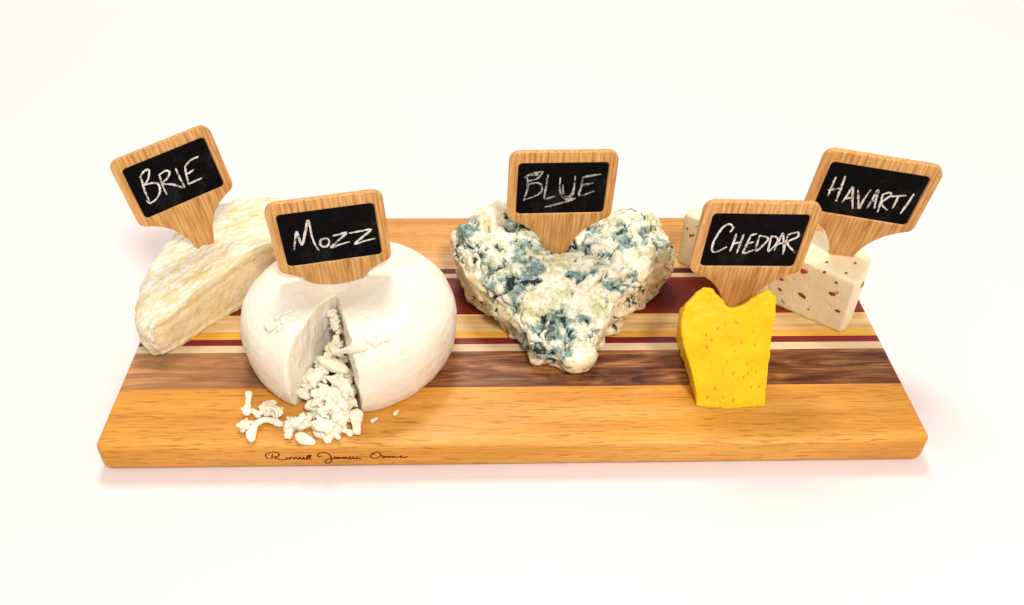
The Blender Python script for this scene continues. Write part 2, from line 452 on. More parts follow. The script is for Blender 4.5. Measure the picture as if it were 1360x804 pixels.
# ------------------------------------------------------------------ cheese markers
LETTERING = {
'BRIE': [[[-18.6, 9.6], [-19.7, 3.8], [-20.5, -3.0], [-20.6, -8.9]], [[-19.5, 8.8], [-15.7, 11.7], [-12.6, 11.6], [-13.5, 8.6], [-16.0, 5.3], [-19.3, 3.6]], [[-19.3, 3.6], [-12.3, 2.0], [-11.0, -2.0], [-14.2, -7.1], [-20.3, -9.4], [-22.0, -6.4]], [[-8.0, 5.7], [-8.8, -1.3], [-9.0, -8.6]], [[-8.6, 5.5], [-3.8, 6.7], [-1.4, 5.1], [-4.1, 1.8], [-9.0, -0.1]], [[-9.0, -0.3], [-2.8, -3.7], [2.3, -8.5]], [[3.1, 5.7], [3.0, -1.5], [3.3, -8.7]], [[9.0, 4.7], [7.6, -0.9], [6.4, -7.7]], [[9.3, 4.6], [14.0, 6.8], [19.4, 7.0]], [[8.0, -0.9], [13.2, -0.0]], [[6.2, -7.5], [10.7, -7.3], [15.8, -7.3]]] ,
'MOZZ': [[[-21.8, -6.9], [-19.9, 0.0], [-18.1, 5.5], [-17.6, 0.7], [-16.6, -3.9], [-13.4, 4.2], [-10.4, 11.9], [-10.2, 0.5], [-9.4, -5.5], [-8.2, -9.4]], [[-2.8, -1.6], [-5.4, -2.2], [-6.5, -4.9], [-5.4, -7.2], [-2.7, -7.1], [-1.2, -4.4], [-2.0, -1.9], [-3.6, -1.9]], [[1.4, -0.6], [5.3, -0.2], [9.3, 0.2], [4.3, -4.2], [-0.8, -8.5], [4.6, -7.3], [10.3, -6.3]], [[11.0, -0.3], [17.6, -0.0], [23.4, 0.1], [18.0, -4.2], [12.9, -8.2], [19.2, -7.1], [25.4, -6.3]]] ,
'BLUE': [[[-21.8, 8.6], [-21.2, 3.2], [-21.6, -1.9], [-23.1, -8.5]], [[-23.3, 8.2], [-19.2, 10.8], [-12.4, 12.2]], [[-12.4, 12.1], [-15.4, 7.6], [-20.8, 5.6]], [[-21.0, 3.2], [-16.3, 4.3], [-13.2, 3.1], [-12.5, -1.5], [-15.8, -5.0], [-22.9, -7.8]], [[-19.5, 9.6], [-14.9, 10.5]], [[-9.2, 9.9], [-9.8, 1.0], [-10.0, -7.2], [-3.5, -5.2]], [[-9.5, -7.4], [-3.9, -5.8]], [[-1.6, 7.8], [-1.0, -2.2], [2.7, -7.6], [7.1, -4.6], [7.4, 8.7]], [[0.4, 2.8], [1.6, -4.8], [5.4, -5.4], [7.2, -0.3]], [[2.9, -9.1], [9.1, -7.3]], [[12.3, 7.7], [11.9, 0.6], [11.4, -5.3], [20.2, -2.5]], [[12.0, 2.1], [19.1, 3.6]], [[12.3, 7.8], [18.1, 9.0], [23.4, 9.9]], [[-9.6, -13.4], [-3.0, -11.5], [7.4, -8.5]]] ,
'CHED': [[[-15.3, 5.6], [-14.3, 8.6], [-17.0, 11.1], [-20.2, 8.6], [-22.2, 2.9], [-23.2, -2.3], [-22.6, -7.3], [-19.6, -8.0], [-14.7, -4.5]], [[-11.4, 4.6], [-11.7, -1.6], [-12.2, -7.9]], [[-7.2, 4.2], [-7.6, -2.1], [-8.0, -8.9]], [[-12.1, -2.3], [-7.3, -1.0]], [[-3.0, 3.4], [-3.7, -2.5], [-4.1, -8.8], [1.6, -6.1]], [[-3.3, -2.0], [-0.3, -0.9]], [[-3.0, 3.6], [0.4, 4.8]], [[2.1, 3.0], [2.7, -7.0], [6.7, -1.3], [7.3, 2.1], [1.7, 3.7]], [[9.0, 3.1], [9.9, -6.9], [12.9, -2.8], [12.8, 2.2], [8.6, 3.3]], [[13.1, -6.8], [14.1, -0.7], [15.1, 5.0], [18.3, -5.4]], [[13.7, -2.0], [17.7, -1.2]], [[18.2, 3.8], [18.6, -2.7], [19.0, -9.6]], [[18.1, 4.3], [23.1, 6.1], [24.2, 3.0], [19.4, -1.2], [26.0, -8.1]]] ,
'HAV': [[[-22.0, 8.1], [-21.9, 1.0], [-21.9, -6.2]], [[-17.2, 9.6], [-16.7, 1.0], [-16.4, -9.0]], [[-23.2, -2.1], [-16.7, 1.0]], [[-12.8, -9.4], [-11.6, -2.9], [-10.6, 2.8], [-8.1, -5.0], [-5.4, -12.4]], [[-11.8, -6.0], [-7.8, -4.2]], [[-7.2, 1.4], [-4.5, -5.4], [-2.2, -11.2], [-1.6, -3.6], [-0.5, 3.3]], [[2.1, -10.3], [2.8, -2.7], [3.5, 3.6], [4.6, -2.3], [6.0, -9.4]], [[1.6, -5.4], [5.5, -3.7]], [[7.0, 1.6], [8.0, -5.0], [8.8, -12.0]], [[6.7, 0.8], [10.0, 3.3], [11.3, 1.1], [8.4, -4.9], [13.2, -9.2]], [[11.5, 0.6], [19.6, 3.1]], [[15.7, 2.3], [15.8, -2.8], [15.8, -7.4]], [[23.2, 5.0], [22.4, -2.6], [21.4, -10.3]]] ,
}

def smooth_outline():
    def arc(cx, cy, r, a, b, n=7):
        return [(cx + r * math.cos(math.radians(a + (b - a) * k / n)), cy + r * math.sin(math.radians(a + (b - a) * k / n))) for k in range(n + 1)]
    right = arc(26.8, 19, 6.2, 90, 0) + [(33, 10), (33, 0), (33, -9)] + arc(27.0, -17.5, 6.0, 0, -62, 5)
    low = catmull([(29.8, -22.8), (24.5, -25.2), (18.5, -29.2), (13.2, -35.0), (9.5, -41.5), (7.2, -48), (5.6, -54), (4.0, -60), (1.6, -63.5)], 1.6)
    right += [tuple(p) for p in low[1:]]
    return right + [(-x, y) for x, y in reversed(right)]
OUT = smooth_outline()
def rrect(w, h, r, n=6):
    pts = []
    for cx, cy, a0 in ((w - r, h - r, 0), (-w + r, h - r, 90), (-w + r, -h + r, 180), (w - r, -h + r, 270)):
        for k in range(n + 1):
            a = math.radians(a0 + 90 * k / n); pts.append((cx + r * math.cos(a), cy + r * math.sin(a)))
    return pts
PW, PH, TH = 27.5, 17.9, 4.2

def inset(pts, d):
    n = len(pts); out = []
    for i, p in enumerate(pts):
        a, b = np.array(pts[i - 1]), np.array(pts[(i + 1) % n]); t_ = b - a; L = np.linalg.norm(t_) or 1
        nn = np.array((t_[1], -t_[0])) / L      # outline runs clockwise: inward normal
        out.append(tuple(np.array(p) + nn * d))
    return out

def paddle_mesh():
    bm = bmesh.new()
    def loop(pts, y): return [bm.verts.new((x * MM, y * MM, z * MM)) for x, z in pts]
    def bridge(a, b):
        for i in range(len(a)):
            j = (i + 1) % len(a); bm.faces.new((a[i], a[j], b[j], b[i]))
    o0 = loop(inset(OUT, .55), 0); o1 = loop(inset(OUT, .15), .15); o2 = loop(OUT, .6)
    o3 = loop(OUT, TH - .6); o4 = loop(inset(OUT, .15), TH - .15); o5 = loop(inset(OUT, .55), TH)
    for a, b in ((o0, o1), (o1, o2), (o2, o3), (o3, o4), (o4, o5)): bridge(a, b)
    bm.faces.new(o5)
    h0 = loop(rrect(PW + .75, PH + .75, 3.2), 0); h1 = loop(rrect(PW, PH, 2.5), .75); h2 = loop(rrect(PW, PH, 2.5), 1.4)
    bridge(h0, h1); bridge(h1, h2); bm.faces.new(h2)
    bm.edges.ensure_lookup_table()
    es = []
    for lp in (o0, h0):
        for i in range(len(lp)): es.append(bm.edges.get((lp[i], lp[(i + 1) % len(lp)])))
    bmesh.ops.triangle_fill(bm, edges=es, use_beauty=True, use_dissolve=False)
    bmesh.ops.recalc_face_normals(bm, faces=bm.faces)
    me = bpy.data.meshes.new('paddle'); bm.to_mesh(me); bm.free()
    me.polygons.foreach_set('use_smooth', [True] * len(me.polygons)); me.set_sharp_from_angle(angle=math.radians(35))
    return me
PADDLE = paddle_mesh()
def panel_mesh():
    a = rrect(PW - .05, PH - .05, 2.45); V = [(x, .55, z) for x, z in a] + [(x, 1.45, z) for x, z in a]
    n = len(a); F = [tuple(range(n)), tuple(range(n, 2 * n))] + [(i, (i + 1) % n, n + (i + 1) % n, n + i) for i in range(n)]
    return mesh_from('chalkboard', V, F, False)
PANEL = panel_mesh()
PADDLE.materials.append(M_MARK); PANEL.materials.append(M_BOARD)

def marker(word, pos, ang, label, scale=1.0, w=1.25, passes=3, faint=False):
    yaw, tilt, roll = (math.radians(a) for a in ang)
    rm = Matrix.Rotation(yaw, 4, 'Z') @ Matrix.Rotation(tilt, 4, 'X') @ Matrix.Rotation(roll, 4, 'Y') @ Matrix.Scale(scale, 4)
    e = empty('cheese_marker', (pos[0] * MM, pos[1] * MM, (pos[2] + BT) * MM), rm)
    tag(e, label, 'cheese marker', 'chalkboard cheese markers')
    link('paddle', PADDLE, None, e)
    p = link('chalkboard', PANEL, None, e)
    V, F = [], []
    q = 0
    for s in LETTERING[word]:
        for k in range(passes):
            o = np.array((random.uniform(-.32, .32), random.uniform(-.32, .32))) * (1.5 if faint else 1.0) * (k > 0)
            pts = [c + o + np.array((random.gauss(0, .06), random.gauss(0, .06))) for c in catmull(s, .45)]
            if k == 2: pts = pts[len(pts) // 5: -max(1, len(pts) // 6)]
            if len(pts) < 2: continue
            yy = .55 - .03 - q * .0015; q += 1
            ribbon(V, F, pts, w * (1, .55, .5)[k], lambda c, yy=yy: (c[0], yy, c[1]), .28)
    link('lettering', mesh_from('lettering', V, F, False), M_CHALK_FAINT if faint else M_CHALK, p)
    return e

# ------------------------------------------------------------------ brie
CUT_A, CUT_B = Vector((-212, 74, 0)), Vector((-140, 161, 0))
cn = Vector((CUT_B.y - CUT_A.y, -(CUT_B.x - CUT_A.x), 0)).normalized()      # outward normal of the cut face
brie_poly = [(-211, 74.5), (-219, 73.5), (-227, 80), (-231, 98), (-231, 118), (-227, 145), (-219, 167), (-207, 189), (-191, 203), (-172, 209), (-152, 204), (-140, 190), (-135, 172), (-141, 160),
             (-158, 139.4), (-176, 117.6), (-194, 95.8)]
def brie_top(x, y):
    s = (x + 212) * .637 + (y - 74) * .77          # distance along the piece from its tip
    return 27 + 8.5 * sstep(0, 75, s) - 5.0 * sstep(70, 130, s)
me = loft_solid(brie_poly, (-186, 146), brie_top, [(0, .93), (.06, .97), (.3, 1.0), (.65, 1.0), (.86, .975), (.96, .93), (1.0, .87)], 2.5, 14)
me = remesh(me, 0.8)
def f_brie(p, nrm):
    d = (p - CUT_A).dot(cn)
    cutness = sstep(.45, .8, nrm[0] * cn.x + nrm[1] * cn.y) * sstep(-9, -4, d)
    q = Vector((p.x * .652 + p.y * .758, (-p.x * .758 + p.y * .652), p.z))       # along / across the cut
    wr = fr(Vector((q.x / 17, q.y / 4.2, q.z / 9)), 1.0, 4, .7, 3)
    rid = 1 - abs(fr(Vector((q.x / 30, q.y / 7.5, q.z / 15)), 1.0, 3, .9, 8)) * 2
    lump = fr(p, 24, 3, .9, 5)
    o = (1 - cutness) * (1.1 * wr + 1.0 * rid + 1.7 * lump)
    top = brie_top(p.x, p.y)
    crag = fr(p, 9, 4, .65, 11) - .5 * sstep(.12, 0, abs(fr(p, 13, 3, .8, 17)))
    o += cutness * (-1.3 + .45 * crag + 1.7 * sstep(.80, .97, p.z / top) + .9 * sstep(.16, .04, p.z / top))
    return o, (cutness, rid)
sculpt(me, f_brie, ('cut', 'ridge'))
base = (-190, 140, 0); recentre(me, base)
cutv = np.empty(len(me.vertices)); me.attributes['cut'].data.foreach_get('value', cutv)
brie = empty('brie_wedge', (base[0] * MM, base[1] * MM, BT * MM))
tag(brie, 'wedge of brie with wrinkled white and yellow rind, cut side facing the mozzarella', 'cheese')
def split(me, keep, name, mat, parent):
    m2 = me.copy(); m2.name = name
    bm = bmesh.new(); bm.from_mesh(m2); bm.faces.ensure_lookup_table()
    bmesh.ops.delete(bm, geom=[f_ for f_, k in zip(bm.faces, keep) if not k], context='FACES')
    bm.to_mesh(m2); bm.free(); m2.materials.clear()
    return link(name, m2, mat, parent)
iscut = [sum(cutv[v] for v in p.vertices) / len(p.vertices) > .5 for p in me.polygons]
split(me, [not k for k in iscut], 'rind', M_RIND, brie)
split(me, iscut, 'paste', M_PASTE, brie)
bpy.data.meshes.remove(me)
marker('BRIE', (-206.7, 144.1, 83.1), (30.6, -10.6, -8.1), 'wooden chalkboard marker lettered BRIE tilting in the rind of the brie', .935)

# ------------------------------------------------------------------ mozzarella wheel with a wedge cut out
AP = np.array((-107.0, 86.0)); CC = np.array((-99.5, 83.0)); RR = 64.0
angR = math.atan2(20 - AP[1], -87.5 - AP[0]); angL = math.atan2(25 - AP[1], -128.5 - AP[0])
span = 2 * math.pi - (angR - angL)
PROF = [(0, 0), (.30, 0), (.62, 0), (.86, 0), (.90, 0), (.93, .02), (.955, .08), (.98, .2), (.995, .36), (1.0, .52), (.993, .64), (.97, .755), (.925, .85), (.86, .92), (.77, .968), (.65, .995), (.5, .995), (.33, .975), (.16, .92), (0, .86)]
V, F = [], []
NA = 120
HZ = 46.0
for a in range(NA + 1):
    th = angR + span * a / NA
    d = np.array((math.cos(th), math.sin(th)))
    e_ = AP - CC; bq = e_ @ d; R = -bq + math.sqrt(bq * bq - (e_ @ e_ - RR * RR))
    for r, z in PROF:
        p = AP + d * R * r
        V.append((p[0], p[1], z * HZ))
m = len(PROF)
for a in range(NA):
    for k in range(m - 1):
        i = a * m + k
        F.append((i, i + m, i + m + 1, i + 1))
F.append(tuple(range(m))); F.append(tuple(NA * m + k for k in reversed(range(m))))
me = mesh_from('mozz', V, F)
bm = bmesh.new(); bm.from_mesh(me); bmesh.ops.remove_doubles(bm, verts=bm.verts, dist=1e-6)
bmesh.ops.recalc_face_normals(bm, faces=bm.faces); bm.to_mesh(me); bm.free()
me = remesh(me, 1.0)
nR = np.array((-math.sin(angR), math.cos(angR))) * -1; nL = np.array((-math.sin(angL), math.cos(angL)))
def f_mozz(p, nrm):
    q = np.array((p.x, p.y)) - AP
    onL = abs(q @ nL) < 2.5 and nrm[0] * nL[0] + nrm[1] * nL[1] > .5 and q[1] < 0
    o = .9 * fr(p, 36, 2, 1, 2) + .35 * fr(p, 9, 3, .8, 6)
    # torn, flaky patches left by the knife on the crown
    for cx, cy, rr, am in ((-133, 53, 13, 1.1), (-86, 38, 15, .9), (-72, 42, 12, .6), (-84, 56, 9, .4)):
        w_ = sstep(1, .3, math.hypot(p.x - cx, (p.y - cy) * 1.2) / rr)
        if w_ > 0 and p.z > 25:
            o += am * w_ * (fr(Vector((p.x, p.y * 1.5, p.z)), 4.5, 4, .6, 12) + .5 * sstep(.1, .25, fr(p, 7, 2, .9, 15)))
    for cx, cy, cz in ((-45, 70, 22), (-52, 55, 24), (-60, 45, 30), (-50, 90, 33), (-150, 60, 24), (-140, 42, 15), (-70, 30, 22)):
        dd = math.dist((p.x, p.y, p.z), (cx, cy, cz))
        if dd < 3.2: o -= .8 * sstep(3.2, .5, dd) * (.6 + .6 * fr(p, 2.5, 2, .9, 4))
    if onL: o += .9 * fr(Vector((p.x / 8, p.y / 16, p.z / 16)), 1, 4, .7, 9)
    elif abs(q @ nR) < 2.5 and q[1] < 0 and nrm[0] * nR[0] + nrm[1] * nR[1] > .3: o += 1.0 * fr(p, 7, 3, .7, 29)
    return o
sculpt(me, f_mozz)
base = (-100, 84, 0); recentre(me, base)
mz = link('mozzarella_cheese', me, M_MOZZ, None, (base[0] * MM, base[1] * MM, BT * MM))
tag(mz, 'round white mozzarella wheel with a wedge cut out and crumbs spilling from the gap', 'cheese')
marker('MOZZ', (-107.1, 92.8, 76.3), (8.4, -.6, -3.3), 'wooden chalkboard marker lettered MOZZ standing in the round white cheese', 1.0, 1.35)

# ------------------------------------------------------------------ mozzarella crumbs
CRUMBS = [('stick', [[-155.7, 41.5, 2.5], [-154.5, 32.2, 2.2], [-153.8, 23.0, 2]], 2.04), ('blob', [[-152.1, 14.2, 3]], 3.67), ('stick', [[-146.7, 3.1, 2], [-148.3, 9.0, 2.2], [-147.3, 14.7, 2.4], [-143.9, 18.1, 2.6], [-138.6, 18.0, 2.6], [-131.8, 14.9, 2]], 2.24), ('blob', [[-143.5, 27.3, 4.5]], 4.69), ('blob', [[-136.9, 23.7, 4]], 3.67), ('stick', [[-151.8, 28.2, 3], [-145.9, 21.8, 2.6]], 1.43), ('blob', [[-121.7, 15.9, 4]], 5.71), ('blob', [[-127.2, 16.9, 3.6]], 4.08), ('stick', [[-127.4, 6.2, 2.4], [-128.1, 13.9, 3]], 2.65), ('stick', [[-123.4, 8.1, 2.2], [-118.9, 4.5, 2.2], [-112.1, 1.9, 1.7]], 2.24), ('slab', [[-106.6, 12.2, 4.5]], 6.32), ('stick', [[-113.6, 7.8, 3], [-105.3, 8.3, 3.6], [-98.8, 12.6, 4]], 3.06), ('stick', [[-91.3, 20.8, 8], [-90.7, 13.9, 5], [-89.7, 7.2, 2.6]], 2.86), ('stick', [[-98.8, 11.7, 3], [-92.3, 8.0, 2.4]], 1.94), ('slab', [[-102.3, 28.5, 13]], 7.14), ('slab', [[-99.4, 22.4, 9]], 6.73), ('stick', [[-108.3, 33.6, 15], [-111.9, 28.1, 11], [-116.4, 23.6, 8]], 2.35), ('blob', [[-116.6, 41.5, 13]], 6.12), ('blob', [[-120.0, 37.4, 10]], 3.67), ('stick', [[-115.2, 50.7, 20], [-108.5, 47.7, 19], [-96.9, 42.7, 16]], 2.86), ('stick', [[-105.0, 43.8, 30], [-96.4, 37.3, 38], [-89.2, 32.4, 44], [-81.9, 30.8, 46]], 1.94), ('blob', [[-100.0, 38.4, 12]], 4.69), ('blob', [[-104.7, 40.7, 13]], 4.08), ('stick', [[-128.8, 35.6, 10], [-124.2, 34.0, 9], [-118.1, 30.8, 7]], 2.04), ('stick', [[-105.8, 65.0, 25], [-106.1, 61.6, 23], [-111.0, 56.4, 19]], 2.24), ('blob', [[-104.6, 59.9, 22]], 3.26), ('blob', [[-116.1, 23.1, 4]], 3.06), ('stick', [[-113.9, 11.9, 5], [-108.4, 14.7, 7]], 1.63), ('stick', [[-96.9, 34.2, 11], [-94.1, 27.3, 9], [-91.7, 24.3, 7]], 2.04), ('blob', [[-106.6, 20.5, 6]], 4.9), ('blob', [[-112.2, 37.1, 7]], 5.1), ('stick', [[-120.5, 27.4, 6], [-112.6, 24.3, 4]], 2.24), ('blob', [[-115.4, 53.7, 14]], 3.26), ('blob', [[-105.2, 68.1, 26]], 3.47), ('blob', [[-106.1, 67.8, 30]], 2.65), ('blob', [[-96.9, 43.6, 12]], 4.08), ('blob', [[-95.4, 34.6, 8]], 4.08), ('slab', [[-107.3, 28.7, 9]], 5.61), ('blob', [[-112.0, 28.0, 6]], 4.28), ('blob', [[-95.7, 17.6, 5]], 4.49), ('blob', [[-108.3, 74.6, 33]], 2.65), ('blob', [[-107.7, 72.1, 30]], 3.06), ('stick', [[-108.3, 77.5, 34], [-106.5, 72.6, 32], [-105.7, 70.1, 28]], 1.63), ('blob', [[-108.8, 50.6, 20]], 3.67), ('blob', [[-100.7, 50.0, 18]], 3.67), ('stick', [[-109.9, 61.4, 22], [-104.3, 53.1, 22], [-99.6, 50.5, 20]], 1.73), ('blob', [[-112.4, 45.9, 15]], 3.67)]
TOPS = [('stick', [[-140, 47.5, 44.1], [-135.5, 51, 45.3], [-131, 54.5, 45.5]], 1.5), ('stick', [[-137.5, 56, 45.1], [-132, 60, 45.9], [-127.5, 63, 46.2]], 1.2), ('blob', [[-139.5, 50.8, 44.3]], 2.4), ('blob', [[-133.0, 49.6, 44.4]], 2.2),
        ('blob', [[-84, 38, 43.2]], 2.6), ('stick', [[-80, 35, 42.6], [-76, 38.5, 43.8], [-70, 40, 44.0]], 1.1),
        ('stick', [[-83.5, 17.5, 1.0], [-79.5, 20.5, 1.4]], 1.0), ('stick', [[-71, 22.5, .9], [-68, 26.5, 1.6]], .8)]
def shard(V, F, P, w, h, rnd):
    """one torn strand: a flattened strip of uneven width swept along P"""
    n = len(P); K = 8; b0 = len(V); ph = rnd.uniform(0, 6); tw = rnd.uniform(-.8, .8)
    for i, p in enumerate(P):
        d = P[min(i + 1, n - 1)] - P[max(i - 1, 0)]; d = d / (np.linalg.norm(d) or 1)
        s_ = np.cross(d, (0, 0, 1)); L = np.linalg.norm(s_)
        s_ = s_ / L if L > .05 else np.array((1., 0, 0)); u2 = np.cross(s_, d)
        u = i / (n - 1); end = max(.25, 1 - abs(2 * u - 1) ** 5 * .75)
        k_ = end * (1 + .3 * math.sin(u * 6 + ph))
        for k in range(K):
            a = 2 * math.pi * k / K + tw * u
            cx = math.copysign(abs(math.cos(a)) ** .55, math.cos(a)); sy = math.copysign(abs(math.sin(a)) ** .55, math.sin(a))
            V.append(p + (s_ * cx * w + u2 * sy * h) * k_)
    for i in range(n - 1):
        for k in range(K):
            l = (k + 1) % K; F.append((b0 + i * K + k, b0 + i * K + l, b0 + i * K + K + l, b0 + i * K + K + k))
    F.append(tuple(b0 + k for k in range(K))); F.append(tuple(b0 + (n - 1) * K + k for k in range(K)))

def crumb_mesh(kind, pts, r, seed):
    rnd = random.Random(seed * 7)
    V, F = [], []
    if kind == 'stick':
        P = catmull(pts, .7)
        shard(V, F, P, r * 1.1, r * .7, rnd)
        if len(P) > 8 and r > 1.3:                        # a split-off strand
            m_ = rnd.randint(2, len(P) - 5); d = np.array((rnd.uniform(-1, 1), rnd.uniform(-1, 1), .25)) * r
            shard(V, F, [P[m_] + d * t_ for t_ in (0, .5, 1.0, 1.5, 1.9)], r * .6, r * .5, rnd)
    else:
        c = np.array(pts[0], float)
        lead = rnd.uniform(.7, 2.4)
        for k in range(9 if kind == 'blob' else 8):
            a = lead + rnd.gauss(0, .75 if kind == 'blob' else .35)
            L = r * rnd.uniform(.65, 1.2) * (1.0 if kind == 'blob' else 1.25)
            d = np.array((math.cos(a), math.sin(a), rnd.uniform(-.35, .35))) * L
            o = np.array((rnd.uniform(-.55, .55), rnd.uniform(-.55, .55), rnd.uniform(-.4, .4))) * r
            bend = np.array((rnd.uniform(-.3, .3), rnd.uniform(-.3, .3), rnd.uniform(-.1, .3))) * r
            P = [c + o + d * t_ + bend * (1 - t_ * t_) for t_ in np.linspace(-1, 1, 7)]
            shard(V, F, P, r * rnd.uniform(.22, .40), r * rnd.uniform(.11, .2), rnd)
    me = remesh(mesh_from('crumb', V, F), max(.3, r * .085), 1)
    amp = r * .13
    def fn(p, nrm):
        return amp * fr(p, max(1.0, r * .6), 4, .6, seed * 1.31) + amp * .6 * (1 - 2 * abs(noise.noise(p / (r * .5) + Vector((seed, 0, 0)))))
    sculpt(me, fn)
    return me
for i, (kind, pts, r) in enumerate(CRUMBS + TOPS):
    me = crumb_mesh(kind, pts, r, i + 1)
    zs = [v.co.z for v in me.vertices]; xs = [v.co.x for v in me.vertices]; ys = [v.co.y for v in me.vertices]
    c = (sum(xs) / len(xs) / MM, sum(ys) / len(ys) / MM, min(zs) / MM)
    if i < len(CRUMBS) and pts[0][2] < 5: dz = -c[2]                      # lies on the board
    else: dz = 0
    recentre(me, c)
    o = link('mozzarella_crumb', me, M_CRUMB, None, (c[0] * MM, c[1] * MM, (c[2] + dz + BT) * MM))
    if i >= len(CRUMBS):
        lab = 'white mozzarella scrap lying on top of the round cheese' if i < len(CRUMBS) + 6 else 'tiny white mozzarella sliver at the foot of the round cheese'
    elif i == 0: lab = 'straight white mozzarella stick at the end of the crumbs nearest the brie'
    elif i == 2: lab = 'curved branching white mozzarella shred on the board in front of the wheel'
    elif i == 9: lab = 'flat white mozzarella sliver lying closest above the burnt signature'
    elif i == 20: lab = 'long white mozzarella shred bridging onto the larger side of the cut wheel'
    elif pts[0][2] < 5: lab = {'stick': 'slender white mozzarella shred lying on the honey wood below the cut', 'blob': 'lumpy torn white mozzarella crumb on the honey wood below the cut', 'slab': 'broad flaky white mozzarella piece on the honey wood below the cut'}[kind]
    else: lab = {'stick': 'slender white mozzarella shred heaped inside the cut of the wheel', 'blob': 'lumpy torn white mozzarella crumb heaped inside the cut of the wheel', 'slab': 'broad flaky white mozzarella piece heaped inside the cut of the wheel'}[kind]
    tag(o, lab, 'cheese crumb', 'mozzarella crumbs')

# ------------------------------------------------------------------ blue cheese
blue_poly = [(34, 55), (19, 58), (8, 65), (3, 75), (-4, 87), (-15, 96), (-22, 104), (-32, 121), (-38, 137), (-37, 152), (-28, 165), (-8, 173), (25, 172), (60, 173), (85, 172), (99, 164), (106, 150), (104, 135), (93, 121), (80, 106), (70, 96), (60, 84), (52, 71), (46, 60)]
def blue_top(x, y):
    z = 17 + 7 * sstep(58, 84, y) + 17 * sstep(80, 104, y) + 4.5 * sstep(100, 150, y)
    z += 3.5 * math.exp(-((x + 8) ** 2 + (y - 152) ** 2) / 500) + 4.0 * math.exp(-((x - 82) ** 2 + (y - 152) ** 2) / 600)
    z -= 6 * math.exp(-((x - 30) ** 2 / 260 + (y - 136) ** 2 / 500))
    return z
me = loft_solid(blue_poly, (32, 124), blue_top, [(0, .90), (.08, .94), (.3, .965), (.6, 1.0), (.8, .985), (.92, .94), (1.0, .86)], 2.5, 16)
me = remesh(me, 0.95)
def f_blue(p, nrm):
    side = 1 - sstep(.05, .55, nrm[2])
    calm = 1 - .72 * side
    low = fr(p, 27, 2, .9, 4) * 4.8
    wp = (p / 12.5 + Vector((fr(p, 12, 2, .9, 3), fr(p, 12, 2, .9, 13), fr(p, 12, 2, .9, 23))) * .4)
    vd, vp = noise.voronoi(wp)
    v = vd; fp = vp[0]
    crack = sstep(.11, .0, v[1] - v[0])
    fd = noise.noise_vector(fp * 7.7).normalized()
    slab = (wp - fp).dot(fd) * 4.2 + noise.noise(fp * 3.1) * 2.6                # flat broken facets, each at its own tilt
    m1 = fr(p, 20, 3, .7, 21) + .20 * crack + .2 * fr(p, 6, 3, .7, 2)
    g1 = fr(p, 15, 3, .8, 33)
    mould = sstep(-.20, .45, m1)
    rough = sstep(-.1, .35, m1)
    midn = fr(p, 9.0, 2, .8, 7) * (.6 + 1.3 * rough) + .45 * rough * fr(p, 3.0, 2, .8, 77)
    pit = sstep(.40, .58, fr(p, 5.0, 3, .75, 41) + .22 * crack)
    mould *= 1 - .7 * side * (1 if p.y > 88 else .25)
    o = low + calm * (slab + midn) - 3.0 * crack * calm * (.45 + .55 * rough) - .5 * mould - 1.9 * pit * rough * calm
    o -= 2.0 * side * sstep(17, 5, p.z) * sstep(84, 98, p.y) * (1 if p.x < 5 else .2)
    o += 2.2 * side * sstep(.0, .3, fr(Vector((p.x, p.y, p.z * 2.4)), 19, 2, .9, 52))          # slipped, sheared flanks
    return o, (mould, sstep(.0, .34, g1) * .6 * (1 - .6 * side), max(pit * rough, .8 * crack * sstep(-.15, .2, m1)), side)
sculpt(me, f_blue, ('mould', 'green', 'pit', 'flank'))
base = (32, 120, 0); recentre(me, base)
bl_o = link('blue_cheese_wedge', me, M_BLUE, None, (base[0] * MM, base[1] * MM, BT * MM))
tag(bl_o, 'craggy heart-shaped chunk of blue cheese with blue green mould pockets', 'cheese')
marker('BLUE', (29.0, 133.1, 82.1), (4.2, .3, 1.6), 'wooden chalkboard marker lettered BLUE pushed into the mouldy cheese', 1.0, 1.15, 3, True)

